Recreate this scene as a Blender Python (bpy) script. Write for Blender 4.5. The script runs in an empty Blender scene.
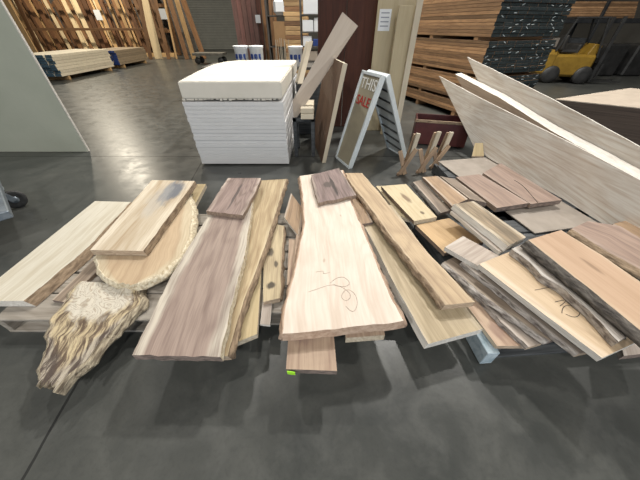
import bpy, bmesh, math, random
from mathutils import Vector, Matrix, noise
random.seed(7)
S = bpy.context.scene
C = S.collection
PI = math.pi

# ------------------------------------------------------------------ camera
F, PITCH, CAMH = 255.0, math.radians(40), 1.5
sp, cp = math.sin(PITCH), math.cos(PITCH)

def P(px, py, h):
    """world point where the sight line of a measured image point meets height h"""
    u = (px-320)/F; v = (240-py)/F
    t = (CAMH-h)/(sp-v*cp)
    return Vector((u*t, (cp+v*sp)*t, h))

def Pplane(px, py, p0, n):
    u = (px-320)/F; v = (240-py)/F
    d = Vector((u, cp+v*sp, -sp+v*cp)); o = Vector((0, 0, CAMH))
    return o+d*((p0-o).dot(n)/d.dot(n))

cam = bpy.data.cameras.new('camera'); co = bpy.data.objects.new('camera', cam); C.objects.link(co)
co.location = (0, 0, CAMH); co.rotation_euler = (PI/2-PITCH, 0, 0)
cam.sensor_width = 36; cam.lens = 36*F/640; cam.clip_end = 200; cam.clip_start = .05
S.camera = co

# ------------------------------------------------------------------ materials
def newmat(name, rough=.6, metal=0.0, col=(.5, .5, .5)):
    m = bpy.data.materials.new(name); m.use_nodes = True
    b = m.node_tree.nodes['Principled BSDF']
    b.inputs['Base Color'].default_value = (*col, 1)
    b.inputs['Roughness'].default_value = rough; b.inputs['Metallic'].default_value = metal
    return m, m.node_tree, b

class NT:
    def __init__(s, t): s.t = t
    def n(s, ty, **k):
        x = s.t.nodes.new(ty)
        for a, v in k.items(): setattr(x, a, v)
        return x
    def l(s, a, b): s.t.links.new(a, b)
    def val(s, sock, v):
        if hasattr(v, 'is_output'): s.l(v, sock)
        else: sock.default_value = v
    def math(s, op, a, b=0.0, clamp=False):
        x = s.n('ShaderNodeMath', operation=op, use_clamp=clamp)
        s.val(x.inputs[0], a); s.val(x.inputs[1], b); return x.outputs[0]
    def mix(s, f, a, b, bt='MIX'):
        x = s.n('ShaderNodeMix', data_type='RGBA', blend_type=bt)
        s.val(x.inputs[0], f)
        s.val(x.inputs[6], a if hasattr(a, 'is_output') else (*a, 1)); s.val(x.inputs[7], b if hasattr(b, 'is_output') else (*b, 1))
        return x.outputs[2]
    def noise(s, vec, scale=1, detail=3, dist=0, rough=.5):
        x = s.n('ShaderNodeTexNoise'); s.l(vec, x.inputs['Vector'])
        x.inputs['Scale'].default_value = scale; x.inputs['Detail'].default_value = detail
        x.inputs['Distortion'].default_value = dist; x.inputs['Roughness'].default_value = rough
        return x.outputs[0]
    def vmul(s, v, k):
        x = s.n('ShaderNodeVectorMath', operation='MULTIPLY'); s.l(v, x.inputs[0]); x.inputs[1].default_value = k; return x.outputs[0]
    def vadd(s, v, w):
        x = s.n('ShaderNodeVectorMath', operation='ADD'); s.l(v, x.inputs[0]); s.l(w, x.inputs[1]); return x.outputs[0]
    def ramp(s, f, lo, hi):
        x = s.n('ShaderNodeMapRange', clamp=True); s.l(f, x.inputs[0]); x.inputs[1].default_value = lo; x.inputs[2].default_value = hi
        return x.outputs[0]

def wood(name, heart, sap=None, sapw=.25, dark=None, grain=.35, rings=26, stain_shade=(), rough=.62, uv=True, vary=.12, fine=90, seed=0, blot=.15, bump=.25):
    """procedural timber: fibres along u, growth rings, pale sapwood towards the edges, knots, own staining and painted shade"""
    m, t, b = newmat(name, rough); N = NT(t)
    if uv:
        g = N.n('ShaderNodeUVMap', uv_map='grain').outputs[0]
        e = N.n('ShaderNodeUVMap', uv_map='norm').outputs[0]
    else:
        g = N.n('ShaderNodeTexCoord').outputs['Object']; e = None
    oi = N.n('ShaderNodeObjectInfo').outputs['Random']
    off = N.n('ShaderNodeCombineXYZ'); N.val(off.inputs[0], N.math('MULTIPLY', oi, 37.0)); N.val(off.inputs[1], N.math('MULTIPLY', oi, 11.0)); off.inputs[2].default_value = seed*3.7
    g = N.vadd(g, off.outputs[0])
    dark = dark or tuple(c*.45 for c in heart)
    broad = N.noise(N.vmul(g, (.9, 5, 5)), 1, 2, .4)
    ring = N.math('SINE', N.math('MULTIPLY', broad, rings*2.2))
    ring = N.math('POWER', N.ramp(ring, -1, 1), 2.0)
    fib = N.noise(N.vmul(g, (4, fine, fine)), 1, 3, .2, .65)
    med = N.noise(N.vmul(g, (1.5, 22, 22)), 1, 3, .6)
    col = heart
    if sap and uv:
        sx = N.n('ShaderNodeSeparateXYZ'); N.l(e, sx.inputs[0])
        dd = N.math('MULTIPLY', N.math('ABSOLUTE', N.math('SUBTRACT', sx.outputs[1], .5)), 2.0)
        dd = N.math('ADD', dd, N.math('MULTIPLY', N.math('SUBTRACT', N.noise(N.vmul(g, (2.2, 4, 4)), 1, 2), .5), .35))
        col = N.mix(N.ramp(dd, 1-sapw-.07, 1-sapw+.07), heart, sap)
    dcol = N.mix(.5, dark, dark)
    k = N.math('ADD', N.math('MULTIPLY', ring, grain*.8), N.math('MULTIPLY', N.ramp(fib, .45, .62), grain*.75), True)
    col = N.mix(k, col, dcol)
    col = N.mix(N.math('MULTIPLY', N.ramp(med, .50, .68), grain*1.3), col, dcol)
    bl = N.noise(N.vmul(g, (3, 6, 6)), 1, 4)
    col = N.mix(N.math('MULTIPLY', N.ramp(bl, .5, .75), blot), col, dcol)
    if uv:
        for (su, sv, ru, rv, sc, st) in stain_shade:
            sub = N.n('ShaderNodeVectorMath', operation='SUBTRACT'); N.l(e, sub.inputs[0]); sub.inputs[1].default_value = (su, sv, 0)
            q = N.vmul(sub.outputs[0], (1/ru, 1/rv, 0))
            ln = N.n('ShaderNodeVectorMath', operation='LENGTH'); N.l(q, ln.inputs[0])
            dst = N.math('ADD', ln.outputs['Value'], N.math('MULTIPLY', N.math('SUBTRACT', N.noise(N.vmul(g, (9, 30, 30)), 1, 3), .5), 1.1))
            w = N.math('MULTIPLY', N.math('SUBTRACT', 1.0, N.ramp(dst, .6, 1.1)), st)
            col = N.mix(w, col, sc)
    hsv = N.n('ShaderNodeHueSaturation')
    N.l(col, hsv.inputs['Color']); N.val(hsv.inputs['Value'], N.math('ADD', 1-vary, N.math('MULTIPLY', oi, 2*vary)))
    N.l(hsv.outputs[0], b.inputs['Base Color'])
    bp = N.n('ShaderNodeBump'); bp.inputs['Strength'].default_value = bump; bp.inputs['Distance'].default_value = .002
    N.l(N.math('ADD', fib, k), bp.inputs['Height']); N.l(bp.outputs[0], b.inputs['Normal'])
    return m

def rough_mat(name, a, c, scale=(8, 40, 40), rough=.85, bump=1.0, lo=.35, hi=.65, metal=0, dist=.01):
    m, t, b = newmat(name, rough, metal); N = NT(t)
    g = N.n('ShaderNodeTexCoord').outputs['Object']
    oi = N.n('ShaderNodeObjectInfo').outputs['Random']
    off = N.n('ShaderNodeCombineXYZ'); N.val(off.inputs[0], N.math('MULTIPLY', oi, 31.0))
    n = N.noise(N.vmul(N.vadd(g, off.outputs[0]), scale), 1, 5, .3, .6)
    N.l(N.mix(N.ramp(n, lo, hi), a, c), b.inputs['Base Color'])
    bp = N.n('ShaderNodeBump'); bp.inputs['Strength'].default_value = bump; bp.inputs['Distance'].default_value = dist
    N.l(n, bp.inputs['Height']); N.l(bp.outputs[0], b.inputs['Normal'])
    return m

M = {}
# board colours
M['ash']    = wood('pale_ash', (.56, .53, .45), dark=(.36, .30, .20), grain=.30, rings=10)
M['spalt']  = wood('spalted_maple', (.47, .405, .31), sap=(.58, .52, .42), sapw=.3, dark=(.30, .21, .12), grain=.42, rings=12, stain_shade=[(.20, .66, .24, .24, (.085, .10, .13), .92), (.35, .5, .3, .22, (.36, .35, .33), .45)])
M['cookie'] = wood('round_pale_slab', (.50, .38, .25), sap=(.56, .48, .34), sapw=.2, dark=(.30, .2, .12), grain=.3, rings=14, blot=.3)
M['burl']   = wood('wavy_burl', (.46, .42, .34), dark=(.17, .13, .09), grain=.55, rings=30, blot=.5, fine=60)
def burl():
    m, t, b = newmat('weathered_burl', .75); N = NT(t)
    g = N.n('ShaderNodeUVMap', uv_map='grain').outputs[0]; e = N.n('ShaderNodeUVMap', uv_map='norm').outputs[0]
    sx = N.n('ShaderNodeSeparateXYZ'); N.l(e, sx.inputs[0])
    dd = N.math('MULTIPLY', N.math('ABSOLUTE', N.math('SUBTRACT', sx.outputs[1], .45)), 2.0)
    nz = N.noise(N.vmul(g, (5, 9, 9)), 1, 4, .5)
    z = N.math('ADD', N.math('ADD', N.math('MULTIPLY', sx.outputs[0], .95), N.math('MULTIPLY', N.math('POWER', dd, 2.0), .5)), N.math('MULTIPLY', N.math('SUBTRACT', nz, .5), .7))
    rg = N.math('SINE', N.math('MULTIPLY', N.noise(N.vmul(g, (7, 8, 8)), 1, 2, 1.2), 70))
    pale = N.mix(N.math('MULTIPLY', N.ramp(rg, .3, 1), .55), (.56, .52, .44), (.24, .17, .11))
    st = N.noise(N.vmul(g, (5, 32, 32)), 1, 6, .5, .72)
    och = N.mix(N.ramp(st, .44, .56), (.50, .41, .26), (.11, .075, .05))
    grey = N.mix(N.ramp(st, .42, .55), (.40, .35, .28), (.07, .05, .04))
    c = N.mix(N.ramp(z, .42, .55), pale, och)
    c = N.mix(N.ramp(z, .78, .95), c, grey)
    N.l(c, b.inputs['Base Color'])
    bp = N.n('ShaderNodeBump'); bp.inputs['Strength'].default_value = .9; bp.inputs['Distance'].default_value = .008
    N.l(st, bp.inputs['Height']); N.l(bp.outputs[0], b.inputs['Normal'])
    return m
M['burl'] = burl()
M['walnut'] = wood('walnut_slab_wood', (.33, .255, .215), sap=(.55, .50, .42), sapw=.26, dark=(.13, .082, .07), grain=.34, rings=20)
M['walnutb']= wood('small_walnut_wood', (.27, .20, .18), sap=(.46, .38, .33), sapw=.18, dark=(.10, .06, .05), grain=.5, rings=26, stain_shade=[(.5, .52, .45, .045, (.05, .035, .035), .85)])
M['walnutc']= wood('cracked_walnut_wood', (.26, .19, .18), sap=(.36, .29, .25), sapw=.12, dark=(.09, .06, .055), grain=.5, rings=26, stain_shade=[(.55, .55, .40, .05, (.03, .02, .02), .95), (.5, .42, .12, .16, (.06, .045, .04), .8)])
M['ochre']  = wood('ochre_elm', (.41, .325, .20), sap=(.50, .42, .28), sapw=.15, dark=(.19, .12, .06), grain=.42, rings=16)
M['ochre2'] = wood('yellow_elm', (.46, .37, .215), dark=(.27, .19, .09), grain=.28, rings=14)
M['knotty'] = wood('knotty_tan', (.45, .37, .235), dark=(.18, .13, .08), grain=.4, rings=18, stain_shade=[(.85, .45, .04, .28, (.04, .03, .02), .95), (.45, .35, .07, .2, (.06, .045, .03), .9), (.6, .7, .05, .13, (.06, .045, .03), .9)])
M['brownw'] = wood('mid_brown', (.36, .245, .15), sap=(.50, .42, .34), sapw=.2, dark=(.16, .1, .06), grain=.4)
M['giant']  = wood('whitewashed_oak', (.64, .575, .50), sap=(.66, .60, .52), sapw=.12, dark=(.44, .32, .24), grain=.24, rings=22, blot=.3, fine=60, stain_shade=[(.72, .35, .012, .02, (.36, .25, .18), .5), (.45, .7, .01, .015, (.33, .23, .16), .5)])
M['pinkish']= wood('pinkish_tan', (.46, .345, .25), dark=(.23, .14, .1), grain=.38, stain_shade=[(.8, .35, .13, .22, (.24, .15, .12), .6)])
M['oakg']   = wood('greenish_oak', (.40, .325, .215), sap=(.47, .40, .29), sapw=.12, dark=(.19, .145, .08), grain=.36, rings=18, stain_shade=[(.2, .55, .025, .12, (.05, .045, .03), .9), (.33, .6, .02, .1, (.07, .055, .035), .9)])
M['oakb']   = wood('tan_live_edge', (.45, .34, .215), sap=(.49, .39, .26), sapw=.15, dark=(.2, .13, .08), grain=.35, rings=18)
M['knot1']  = wood('cream_one_knot', (.52, .44, .29), dark=(.35, .26, .14), grain=.25, stain_shade=[(.42, .5, .17, .12, (.17, .11, .065), .9), (.85, .6, .04, .08, (.10, .07, .04), .9)])
M['honey']  = wood('honey_ply', (.48, .33, .175), dark=(.27, .17, .08), grain=.3, rings=9, stain_shade=[(.6, .9, .5, .3, (.25, .16, .09), .45)])  # dark right side: shadow of the boards above, painted into the colour
M['olive']  = wood('olive_streaked', (.38, .29, .19), sap=(.58, .50, .38), sapw=.28, dark=(.13, .10, .065), grain=.55, rings=22, blot=.4)
M['pgrey']  = wood('pale_grey_brown', (.42, .36, .31), sap=(.50, .45, .40), sapw=.2, dark=(.22, .17, .14), grain=.3)
M['tan']    = wood('tan_slab_wood', (.50, .385, .26), sap=(.60, .50, .38), sapw=.3, dark=(.30, .2, .12), grain=.25, rings=16)
M['orange'] = wood('orange_slab_wood', (.52, .36, .245), sap=(.58, .44, .31), sapw=.12, dark=(.34, .21, .12), grain=.22, rings=12, stain_shade=[(.45, .55, .12, .05, (.24, .15, .09), .7)])
M['ddw']    = wood('grey_slab_with_dark_side', (.42, .38, .34), sap=(.55, .52, .48), sapw=.3, dark=(.16, .13, .11), grain=.45, stain_shade=[(.5, .78, .8, .30, (.07, .065, .065), .9)])  # darker along its right half
M['redbr']  = wood('rosy_brown', (.33, .235, .185), sap=(.38, .29, .24), sapw=.15, dark=(.15, .1, .08), grain=.35)
M['dkbr']   = wood('dark_brown', (.27, .21, .16), sap=(.42, .35, .28), sapw=.25, dark=(.10, .075, .055), grain=.45)  # the boards' own dark brown
M['white']  = wood('white_slab_wood', (.62, .585, .53), sap=(.66, .63, .58), sapw=.15, dark=(.38, .28, .20), grain=.34, rings=16, blot=.4, fine=40)
M['palw']   = wood('pallet_wood', (.33, .30, .26), dark=(.16, .135, .105), grain=.45, uv=False, fine=60)
M['bark']   = rough_mat('grey_bark', (.11, .09, .08), (.48, .44, .40), (14, 50, 50))
M['barkd']  = rough_mat('dark_bark', (.035, .03, .027), (.14, .125, .11), (16, 50, 50))
M['barkw']  = rough_mat('pale_bark', (.46, .37, .24), (.78, .71, .55), (40, 60, 50))
M['barkt']  = rough_mat('tan_bark', (.14, .095, .06), (.34, .25, .165), (12, 50, 50))
M['barkp']  = rough_mat('pink_bark', (.36, .24, .17), (.54, .40, .30), (8, 30, 30), bump=.6)
M['jag']    = rough_mat('splintered_wood', (.10, .075, .05), (.50, .43, .31), (9, 60, 60), bump=1.4)
M['sawn']   = rough_mat('sawn_edge', (.38, .31, .22), (.56, .49, .38), (6, 60, 60), bump=.4)
M['sawnw']  = rough_mat('white_sawn_edge', (.52, .49, .44), (.68, .65, .60), (5, 60, 60), bump=.4)
M['sawnd']  = rough_mat('brown_sawn_edge', (.17, .12, .09), (.32, .24, .18), (6, 60, 60), bump=.5)
M['endg']   = rough_mat('end_grain', (.30, .22, .155), (.50, .40, .29), (60, 20, 90), bump=.5)
M['endd']   = rough_mat('dark_end_grain', (.09, .07, .06), (.26, .20, .17), (60, 20, 90), bump=.5)
M['card']   = rough_mat('cardboard', (.36, .30, .24), (.42, .355, .285), (5, 5, 5), bump=.1)
M['cardg']  = rough_mat('grey_cardboard', (.27, .235, .20), (.33, .29, .25), (5, 5, 5), bump=.1)

# ------------------------------------------------------------------ object helpers
def tag(o, label, cat, group=None, kind=None):
    o['label'] = label; o['category'] = cat
    if group: o['group'] = group
    if kind: o['kind'] = kind
    return o
def empty(name, loc, rz=0):
    o = bpy.data.objects.new(name, None); C.objects.link(o); o.location = loc; o.rotation_euler = (0, 0, rz); o.empty_display_size = .1
    return o
def obj(name, bm, mats, parent=None, loc=None, rz=0, smooth=False):
    me = bpy.data.meshes.new(name); bm.normal_update(); bm.to_mesh(me); bm.free()
    if not isinstance(mats, (list, tuple)): mats = [mats]
    for m in mats: me.materials.append(m)
    if smooth:
        for p in me.polygons: p.use_smooth = True
    o = bpy.data.objects.new(name, me); C.objects.link(o)
    if parent: o.parent = parent
    if loc is not None: o.location = loc
    if rz: o.rotation_euler = (0, 0, rz)
    return o
def add_box(bm, c, s, rot=None, bev=0.0, mi=0):
    r = bmesh.ops.create_cube(bm, size=1)
    vs = r['verts']
    for v in vs: v.co = Vector((v.co.x*s[0], v.co.y*s[1], v.co.z*s[2]))
    fs = list({f for v in vs for f in v.link_faces})
    if bev:
        es = list({e for v in vs for e in v.link_edges})
        rr = bmesh.ops.bevel(bm, geom=es, offset=bev, segments=1, affect='EDGES')
        vs = list({v for f in rr['faces'] for v in f.verts}); fs = list({f for v in vs for f in v.link_faces}); vs = list({v for f in fs for v in f.verts})
    mx = Matrix.Translation(c) @ (rot.to_4x4() if rot else Matrix.Identity(4))
    for v in vs: v.co = mx @ v.co
    for f in fs: f.material_index = mi
    return vs
def box(name, c, s, mat, parent=None, rot=None, bev=.003):
    bm = bmesh.new(); add_box(bm, (0, 0, 0), s, rot, bev)
    return obj(name, bm, mat, parent, c)
def beam(name, a, b, w, h, mat, parent=None, bev=.002, up=(0, 0, 1)):
    """bar from a to b, own local x along its length"""
    a = Vector(a); b = Vector(b); d = (b-a); L = d.length; x = d.normalized()
    y = Vector(up).cross(x)
    if y.length < 1e-4: y = Vector((0, 1, 0))
    y.normalize(); z = x.cross(y)
    bm = bmesh.new(); add_box(bm, (0, 0, 0), (L, w, h), None, bev)
    o = obj(name, bm, mat, parent)
    mat3 = Matrix((x, y, z)).transposed()
    o.location = (a+b)/2; o.rotation_euler = mat3.to_euler()
    return o
def cyl(name, c, r, h, mat, parent=None, rot=None, n=20, r2=None, bev=0):
    bm = bmesh.new(); bmesh.ops.create_cone(bm, cap_ends=True, segments=n, radius1=r, radius2=r if r2 is None else r2, depth=h)
    if rot: bmesh.ops.transform(bm, matrix=rot.to_4x4(), verts=bm.verts)
    return obj(name, bm, mat, parent, c)
def lathe(name, prof, mat, parent=None, loc=(0, 0, 0), n=24, rot=None, smooth=True):
    bm = bmesh.new(); rings = []
    for r, z in prof: rings.append([bm.verts.new((r*math.cos(2*PI*i/n), r*math.sin(2*PI*i/n), z)) for i in range(n)])
    for a, b in zip(rings, rings[1:]):
        for i in range(n):
            bm.faces.new((a[i], a[(i+1) % n], b[(i+1) % n], b[i]))
    if prof[0][0] > 0: bm.faces.new(rings[0][::-1])
    if prof[-1][0] > 0: bm.faces.new(rings[-1])
    if rot: bmesh.ops.transform(bm, matrix=rot.to_4x4(), verts=bm.verts)
    return obj(name, bm, mat, parent, loc, smooth=smooth)

def resample(pts, n):
    d = [0]
    for a, b in zip(pts, pts[1:]): d.append(d[-1]+(b-a).length)
    out = []
    for i in range(n):
        s = d[-1]*i/(n-1); j = 0
        while j < len(pts)-2 and d[j+1] < s: j += 1
        k = (s-d[j])/max(1e-9, d[j+1]-d[j]); out.append(pts[j].lerp(pts[j+1], min(1, max(0, k))))
    return out

def slab(name, label, cat, L, R, h, th, mats, group=None, jl=.0, jr=.0, fl=0.0, fr=0.0, bl=None, br=None,
         ej=(0, 0), nx=8, seed=0, wave=0.0, world=False, normal=None, bump=0.0):
    """A solid board. L / R: its left and right top edges from the far end to the near end.
    th thickness, jl/jr edge raggedness (m), fl/fr how far the lower arris flares out, bl/br bark material of an edge,
    ej raggedness of far/near end."""
    if not isinstance(h, tuple): h = (h, h)
    def w(pts):
        if world: return [Vector(p) for p in pts]
        n = len(pts); out = []
        for i, p in enumerate(pts):
            k = i/(n-1); hh = p[2] if len(p) > 2 else h[0]+(h[1]-h[0])*k
            out.append(P(p[0], p[1], hh))
        return out
    Lw, Rw = w(L), w(R)
    ln = max((Lw[-1]-Lw[0]).length, (Rw[-1]-Rw[0]).length)
    ny = max(6, min(70, int(ln/.03)))
    Lw, Rw = resample(Lw, ny), resample(Rw, ny)
    up = Vector(normal) if normal is not None else Vector((0, 0, 1))
    mid0 = (Lw[0]+Rw[0])/2; mid1 = (Lw[-1]+Rw[-1])/2
    ax = (mid1-mid0); head = math.atan2(ax.y, ax.x)
    org = (mid0+mid1)/2; org = Vector((org.x, org.y, org.z-th))
    rm = Matrix.Rotation(-head, 3, 'Z')
    axn = ax.normalized()
    def nz(i, k, s): return noise.noise(Vector((i*s+seed*7.1, k*13.7+seed, 3.3*seed)))
    for i in range(ny):
        side = (Rw[i]-Lw[i]).normalized()
        if jl: Lw[i] = Lw[i]+side*jl*(nz(i, 1, .28)+.6*nz(i, 2, .9))
        if jr: Rw[i] = Rw[i]+side*jr*(nz(i, 3, .28)+.6*nz(i, 4, .9))
    bm = bmesh.new(); g = bm.loops.layers.uv.new('grain'); e = bm.loops.layers.uv.new('norm')
    info = {}
    def V(p, u, v, s, x):
        vv = bm.verts.new(rm @ (p-org)); info[vv] = ((u, v), (s, x)); return vv
    top, bot = [], []
    cum = 0
    for i in range(ny):
        s = i/(ny-1)
        if i: cum += (((Lw[i]+Rw[i])/2)-((Lw[i-1]+Rw[i-1])/2)).length
        tr, brw = [], []
        side = (Rw[i]-Lw[i]); wd = side.length; sn = side.normalized()
        for j in range(nx+1):
            x = j/nx; p = Lw[i].lerp(Rw[i], x)
            if i == 0 and ej[0]: p = p - axn*ej[0]*(nz(j, 8, 1.3)+.5)
            if i == ny-1 and ej[1]: p = p + axn*ej[1]*(nz(j, 9, 1.3)+.7*nz(j, 10, 2.9)+.2)
            z = up*(bump*nz(i*1.0+j*3.7, 5, .7))
            tr.append(V(p+z, cum, (x-.5)*wd, s, x))
            q = p-up*th + sn*((-fl)*(1-x)+fr*x)
            brw.append(V(q, cum, (x-.5)*wd, s, x))
        top.append(tr); bot.append(brw)
    def face(vs, mi, flat=None):
        try: f = bm.faces.new(vs)
        except ValueError: return
        f.material_index = mi
        for lp in f.loops:
            a, b = info[lp.vert]; lp[g].uv = a; lp[e].uv = b
    for i in range(ny-1):
        for j in range(nx):
            face((top[i][j], top[i+1][j], top[i+1][j+1], top[i][j+1]), 0)
            face((bot[i][j], bot[i][j+1], bot[i+1][j+1], bot[i+1][j]), 1)
        face((top[i][0], bot[i][0], bot[i+1][0], top[i+1][0]), 1)
        face((top[i][nx], top[i+1][nx], bot[i+1][nx], bot[i][nx]), 1)
    for j in range(nx):
        face((top[0][j], top[0][j+1], bot[0][j+1], bot[0][j]), 2)
        face((top[-1][j], bot[-1][j], bot[-1][j+1], top[-1][j+1]), 2)
    edge = {}
    for sd, m_, sg in ((0, bl, -1), (nx, br, 1)):
        if m_: edge[sg] = [(t[sd].co.copy(), b_[sd].co.copy(), ((Rw[i]-Lw[i]).normalized())) for i, (t, b_) in enumerate(zip(top, bot))]
    o = obj(name, bm, list(mats), None, org, head)
    tag(o, label, cat, group)
    for sg, rows in edge.items():
        b2 = bmesh.new(); rings = []
        for i, (t, b_, sn) in enumerate(rows):
            out = (rm @ sn)*sg
            ring = []
            K = 6
            for k in range(K+1):
                q = k/K
                bul = (.004+.012*math.sin(PI*q))*(1+1.3*noise.noise(Vector((i*.55+seed, q*4, sg*9.0))))+.003
                ring.append(b2.verts.new(t.lerp(b_, q)+out*bul+Vector((0, 0, -.001 if q == 0 else 0))))
            inn = [b2.verts.new(b_-out*.001), b2.verts.new(t-out*.0005)]
            rings.append(ring+inn)
        n = len(rings[0])
        for a, b_ in zip(rings, rings[1:]):
            for k in range(n): b2.faces.new((a[k], a[(k+1) % n], b_[(k+1) % n], b_[k]))
        b2.faces.new(rings[0]); b2.faces.new(rings[-1][::-1])
        bmesh.ops.recalc_face_normals(b2, faces=b2.faces)
        ob = obj('bark_edge', b2, bl if sg < 0 else br, o, smooth=True)
    return o

def local(o, p):
    return Matrix.Rotation(-o.rotation_euler.z, 3, 'Z') @ (Vector(p)-o.location)

# ------------------------------------------------------------------ setting
def floor_mat():
    m, t, b = newmat('polished_concrete', .35); N = NT(t)
    g = N.n('ShaderNodeTexCoord').outputs['Object']
    n1 = N.noise(g, .9, 5, .8, .6); n2 = N.noise(g, 4.5, 6, .4, .65); n3 = N.noise(g, 60, 3)
    c = N.mix(N.ramp(n1, .32, .7), (.040, .043, .041), (.076, .078, .072))
    c = N.mix(N.math('MULTIPLY', N.ramp(n2, .45, .72), .55), c, (.098, .10, .092))
    c = N.mix(N.math('MULTIPLY', N.ramp(n3, .5, .8), .25), c, (.025, .025, .025))
    # saw-cut joints on a 3.6 m grid, turned a little against the camera
    rot = N.n('ShaderNodeVectorRotate', rotation_type='Z_AXIS'); N.l(g, rot.inputs[0])
    a = P(22, 480, 0); bb = P(196, 172, 0); th = math.atan2(bb.x-a.x, bb.y-a.y)
    rot.inputs['Angle'].default_value = th
    sx = N.n('ShaderNodeSeparateXYZ'); N.l(rot.outputs[0], sx.inputs[0])
    sy = N.n('ShaderNodeSeparateXYZ'); N.l(g, sy.inputs[0])
    ra = Matrix.Rotation(th, 3, 'Z') @ a
    rj = Matrix.Rotation(th, 3, 'Z') @ P(60, 156, 0)
    wob = N.math('MULTIPLY', N.math('SUBTRACT', N.noise(g, 7, 3), .5), .012)
    def line(s, o, per, w):
        d = N.math('ABSOLUTE', N.math('SUBTRACT', N.math('FRACT', N.math('ADD', N.math('DIVIDE', N.math('SUBTRACT', N.math('ADD', s, wob), o), per), .5)), .5))
        return N.math('LESS_THAN', d, w/per)
    j = N.math('MAXIMUM', line(sx.outputs[0], ra.x, 60.0, .007), line(sy.outputs[1], 3.74, 60.0, .011))
    c = N.mix(N.math('MULTIPLY', j, .8), c, (.02, .02, .02))
    N.l(c, b.inputs['Base Color']); N.val(b.inputs['Specular IOR Level'], N.math('SUBTRACT', .5, N.math('MULTIPLY', j, .3)))
    N.l(N.math('ADD', .27, N.math('MULTIPLY', N.ramp(n2, .3, .75), .16)), b.inputs['Roughness'])
    bp = N.n('ShaderNodeBump'); bp.inputs['Strength'].default_value = .12; bp.inputs['Distance'].default_value = .01
    N.l(n2, bp.inputs['Height']); N.l(bp.outputs[0], b.inputs['Normal'])
    return m
def struct(name, c, s, mat):
    o = box(name, c, s, mat, bev=0); o['kind'] = 'structure'; return o
X0, X1, Y0, Y1, ZC = -19, 17, -9, 27, 8
M['floor'] = floor_mat()
M['wall'] = rough_mat('dim_block_wall', (.10, .098, .09), (.14, .135, .125), (.6, .6, .6), bump=.1)
M['ceil'] = rough_mat('painted_deck', (.12, .12, .115), (.15, .15, .145), (.6, .6, .6), bump=.1)
struct('floor', ((X0+X1)/2, (Y0+Y1)/2, -.05), (X1-X0, Y1-Y0, .1), M['floor'])
# floor origin must stay at world zero for the joint pattern
fo = bpy.data.objects['floor']
for v in fo.data.vertices: v.co += fo.location
fo.location = (0, 0, 0)
struct('wall_back', ((X0+X1)/2, Y1+.1, ZC/2), (X1-X0, .2, ZC), M['wall'])
struct('wall_left', (X0-.1, (Y0+Y1)/2, ZC/2), (.2, Y1-Y0, ZC), M['wall'])
struct('wall_right', (X1+.1, (Y0+Y1)/2, ZC/2), (.2, Y1-Y0, ZC), M['wall'])
struct('ceiling', ((X0+X1)/2, (Y0+Y1)/2, ZC+.1), (X1-X0, Y1-Y0, .2), M['ceil'])
# roll-up door in the back wall
dm = rough_mat('grey_slatted_door', (.16, .165, .155), (.19, .195, .18), (2, 2, 2), rough=.5, bump=.1)
bm = bmesh.new()
for i in range(40): add_box(bm, (0, 0, .05+i*.1), (4.6, .05, .088), None, .012)
o = obj('door_1', bm, dm, None, (-8.9, Y1-.05, 0)); o['kind'] = 'structure'

# ------------------------------------------------------------------ light
def lamp(x, y, z, power, col, size=.45, spot=None):
    l = bpy.data.lights.new('bay_and_fill_light', 'AREA'); l.shape = 'DISK'; l.size = size; l.energy = power; l.color = col
    o = bpy.data.objects.new('bay_and_fill_light', l); C.objects.link(o); o.location = (x, y, z); return o
warm = (1, .90, .72); neut = (1, .965, .91); cool = (.86, .93, 1)
K = .86
for (x, y, p, c) in [(-2.8, 5.4, 260, neut), (2.6, 6.5, 760, neut), (6.5, 5.5, 380, neut), (-2.5, 11.5, 480, warm), (0.4, 8.6, 200, warm),
                     (-13.5, 17.5, 1150, warm), (-6, 17, 500, warm), (8, 13, 70, warm), (-4.5, -4.5, 620, neut), (1.0, -5.0, 380, neut), (6.5, -3.5, 420, neut)]:  # last three, behind the camera, are added fill for the front faces
    lamp(x, y, 7.4, p*K, c)
# daylight from the open dock doorway behind the photographer
l = bpy.data.lights.new('dock_daylight', 'AREA'); l.shape = 'RECTANGLE'; l.size = 7; l.size_y = 4.2; l.energy = 330; l.color = (.80, .90, 1)
o = bpy.data.objects.new('dock_daylight', l); C.objects.link(o); o.location = (1.5, Y0+.2, 2.6); o.rotation_euler = (math.radians(90), 0, 0)
wd = bpy.data.worlds.new('world'); S.world = wd; wd.use_nodes = True
wd.node_tree.nodes['Background'].inputs[0].default_value = (.75, .85, 1, 1); wd.node_tree.nodes['Background'].inputs[1].default_value = .05
S.view_settings.view_transform = 'Standard'; S.view_settings.look = 'None'; S.view_settings.exposure = 0; S.view_settings.gamma = 1

# ------------------------------------------------------------------ pallets
def pallet(x0, y0, w, d, label, rz=0, mat=None, dark=None, h=.14):
    mt = mat or M['palw']
    t = empty('pallet', (x0, y0, 0), rz); tag(t, label, 'pallet')
    for i in range(3):
        bm = bmesh.new(); add_box(bm, (0, 0, 0), (d-.004, .04, h-.036), None, .003)
        o = obj('stringer', bm, mt, t, (.02+i*(w-.04)/2, d/2, h/2), PI/2)
    n = 6
    for i in range(n):
        bm = bmesh.new(); add_box(bm, (0, 0, 0), (w, d/n*(.82 if i else .95), .018), None, .003)
        obj('deck_board', bm, mt, t, (w/2, d/n*(.5+i*(n-.5-.0)/n*1.0) if i else d/n*.475, h-.009))
    for i in range(3):
        bm = bmesh.new(); add_box(bm, (0, 0, 0), (w, .09, .018), None, .003)
        obj('bottom_board', bm, mt, t, (w/2, .045+i*(d-.09)/2, .009))
    return t
pallet(-1.98, .87, 1.22, 1.24, 'grey weathered wooden pallet under the slabs at the left, empty front corner showing')
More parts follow.
